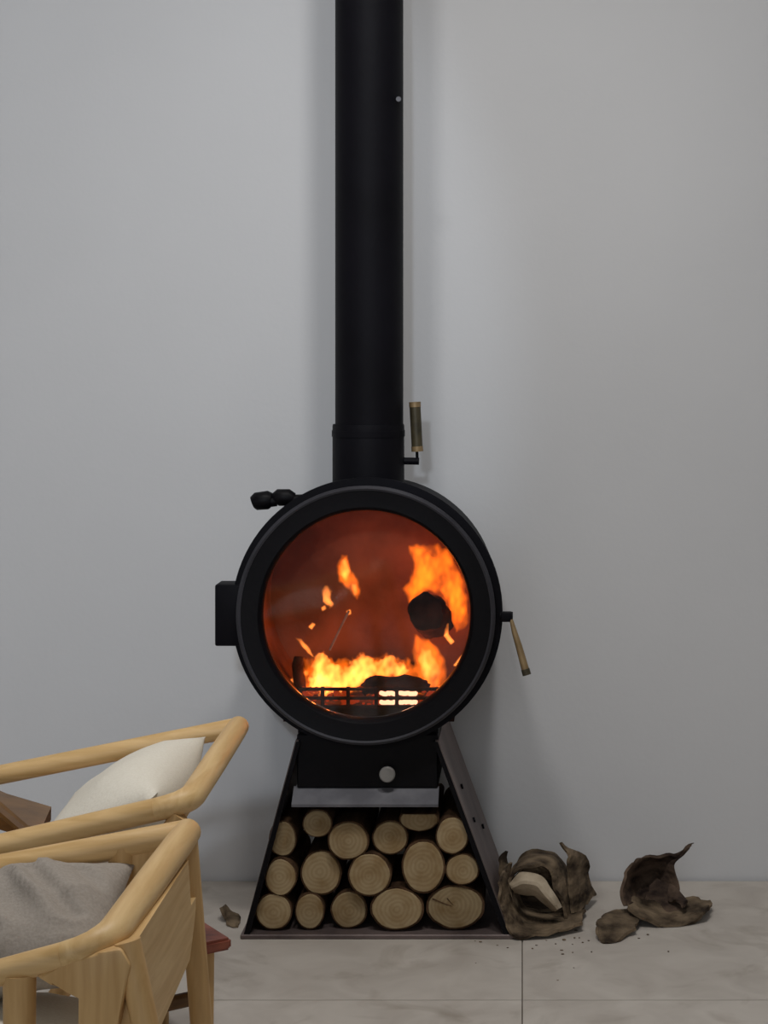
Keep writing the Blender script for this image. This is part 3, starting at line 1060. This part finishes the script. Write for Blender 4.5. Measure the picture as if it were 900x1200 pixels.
obj('seat', sd, M_ash_wood, c2, smooth=False)

# ------------------------------------------------------------------ pillows and cushion


def pillow(name, label, cat, w, h, t, M, mat, seed, puff=.06, fold=.0, n=30, creases=()):
    """A stuffed square: pinched corners, bulged faces, soft folds. M places its local frame."""
    bm = B()

    def pt(i, j, s):
        a, b = 2 * i / n - 1, 2 * j / n - 1
        x = a * w / 2 * (1 - puff * (1 - b ** 2))
        y = b * h / 2 * (1 - puff * (1 - a ** 2))
        k = max(0, (1 - abs(a) ** 2.6)) ** .55 * max(0, (1 - abs(b) ** 2.6)) ** .55
        z = s * t / 2 * k
        f = noise.noise((x * 9 + seed, y * 9, seed)) * .5 + noise.noise((x * 22 + seed, y * 14, seed * 2)) * .25
        ridge = 1 - abs(noise.noise((x * 7 + y * 4 + seed, y * 6 - x * 3, seed * 3))) * 2
        z += s * fold * k * (f + .9 * max(0, ridge) ** 3)
        for (a0, b0, a1, b1, dep, wid) in creases if s > 0 else ():
            ex, ey = a1 - a0, b1 - b0
            tt = max(0, min(1, ((a - a0) * ex + (b - b0) * ey) / (ex * ex + ey * ey)))
            dd = math.hypot(a - a0 - tt * ex, (b - b0 - tt * ey) * .6)
            z += k * dep * (.7 * math.exp(-((dd - 2 * wid) / wid) ** 2) - math.exp(-(dd / wid) ** 2))
        return M @ Vector((x, y, z))
    top = [[bm.verts.new(pt(i, j, 1)) for j in range(n + 1)] for i in range(n + 1)]
    bot = [[top[i][j] if i in (0, n) or j in (0, n) else bm.verts.new(pt(i, j, -1)) for j in range(n + 1)] for i in range(n + 1)]
    for i in range(n):
        for j in range(n):
            bm.faces.new((top[i][j], top[i + 1][j], top[i + 1][j + 1], top[i][j + 1]))
            bm.faces.new((bot[i][j], bot[i][j + 1], bot[i + 1][j + 1], bot[i + 1][j]))
    o = tag(obj(name, bm, mat, angle=80), label, cat)
    return recenter(o, M.translation)


def frame(c, xdir, nrm):
    xd = Vector(xdir).normalized()
    z = Vector(nrm).normalized()
    y = z.cross(xd).normalized()
    xd = y.cross(z)
    m = Matrix((xd, y, z)).transposed().to_4x4()
    m.translation = Vector(c)
    return m


# local x runs up the slope towards the back rail (+X), local y across the chair
ang = math.radians(39)
top = P(238, 867, 2.96)
up = Vector((math.cos(ang), 0, math.sin(ang)))
ctr = top - up * .135 + Vector((0, -.175, 0))
pillow('pillow', 'cream white pillow leaning back inside the farther chair', 'pillow', .27, .40, .14, frame(ctr, up, (-math.sin(ang), 0, math.cos(ang))), M_cream, 2, .05, .004)

ang = math.radians(9)
up = Vector((math.cos(ang), 0, math.sin(ang)))
ctr = Vector((-.745, 2.236, .514))
pillow('pillow', 'taupe grey wrinkled pillow lying inside the nearest chair', 'pillow', .46, .215, .12, frame(ctr, up, (-math.sin(ang), -.35, math.cos(ang))), M_taupe, 9, .03, .018, 60, [(.46, .6, .80, -.35, .012, .05), (.76, .6, .95, .1, .010, .045), (-.1, .2, .35, -.6, .010, .06), (.10, .6, .25, .1, .006, .05)])
ctr = Vector((-.75, 2.135, .395))
pillow('seat_cushion', 'cream seat cushion under the taupe pillow of the nearest chair', 'cushion', .48, .37, .12, frame(ctr, (1, 0, 0), (0, 0, 1)), M_cream, 8, .02, .004)
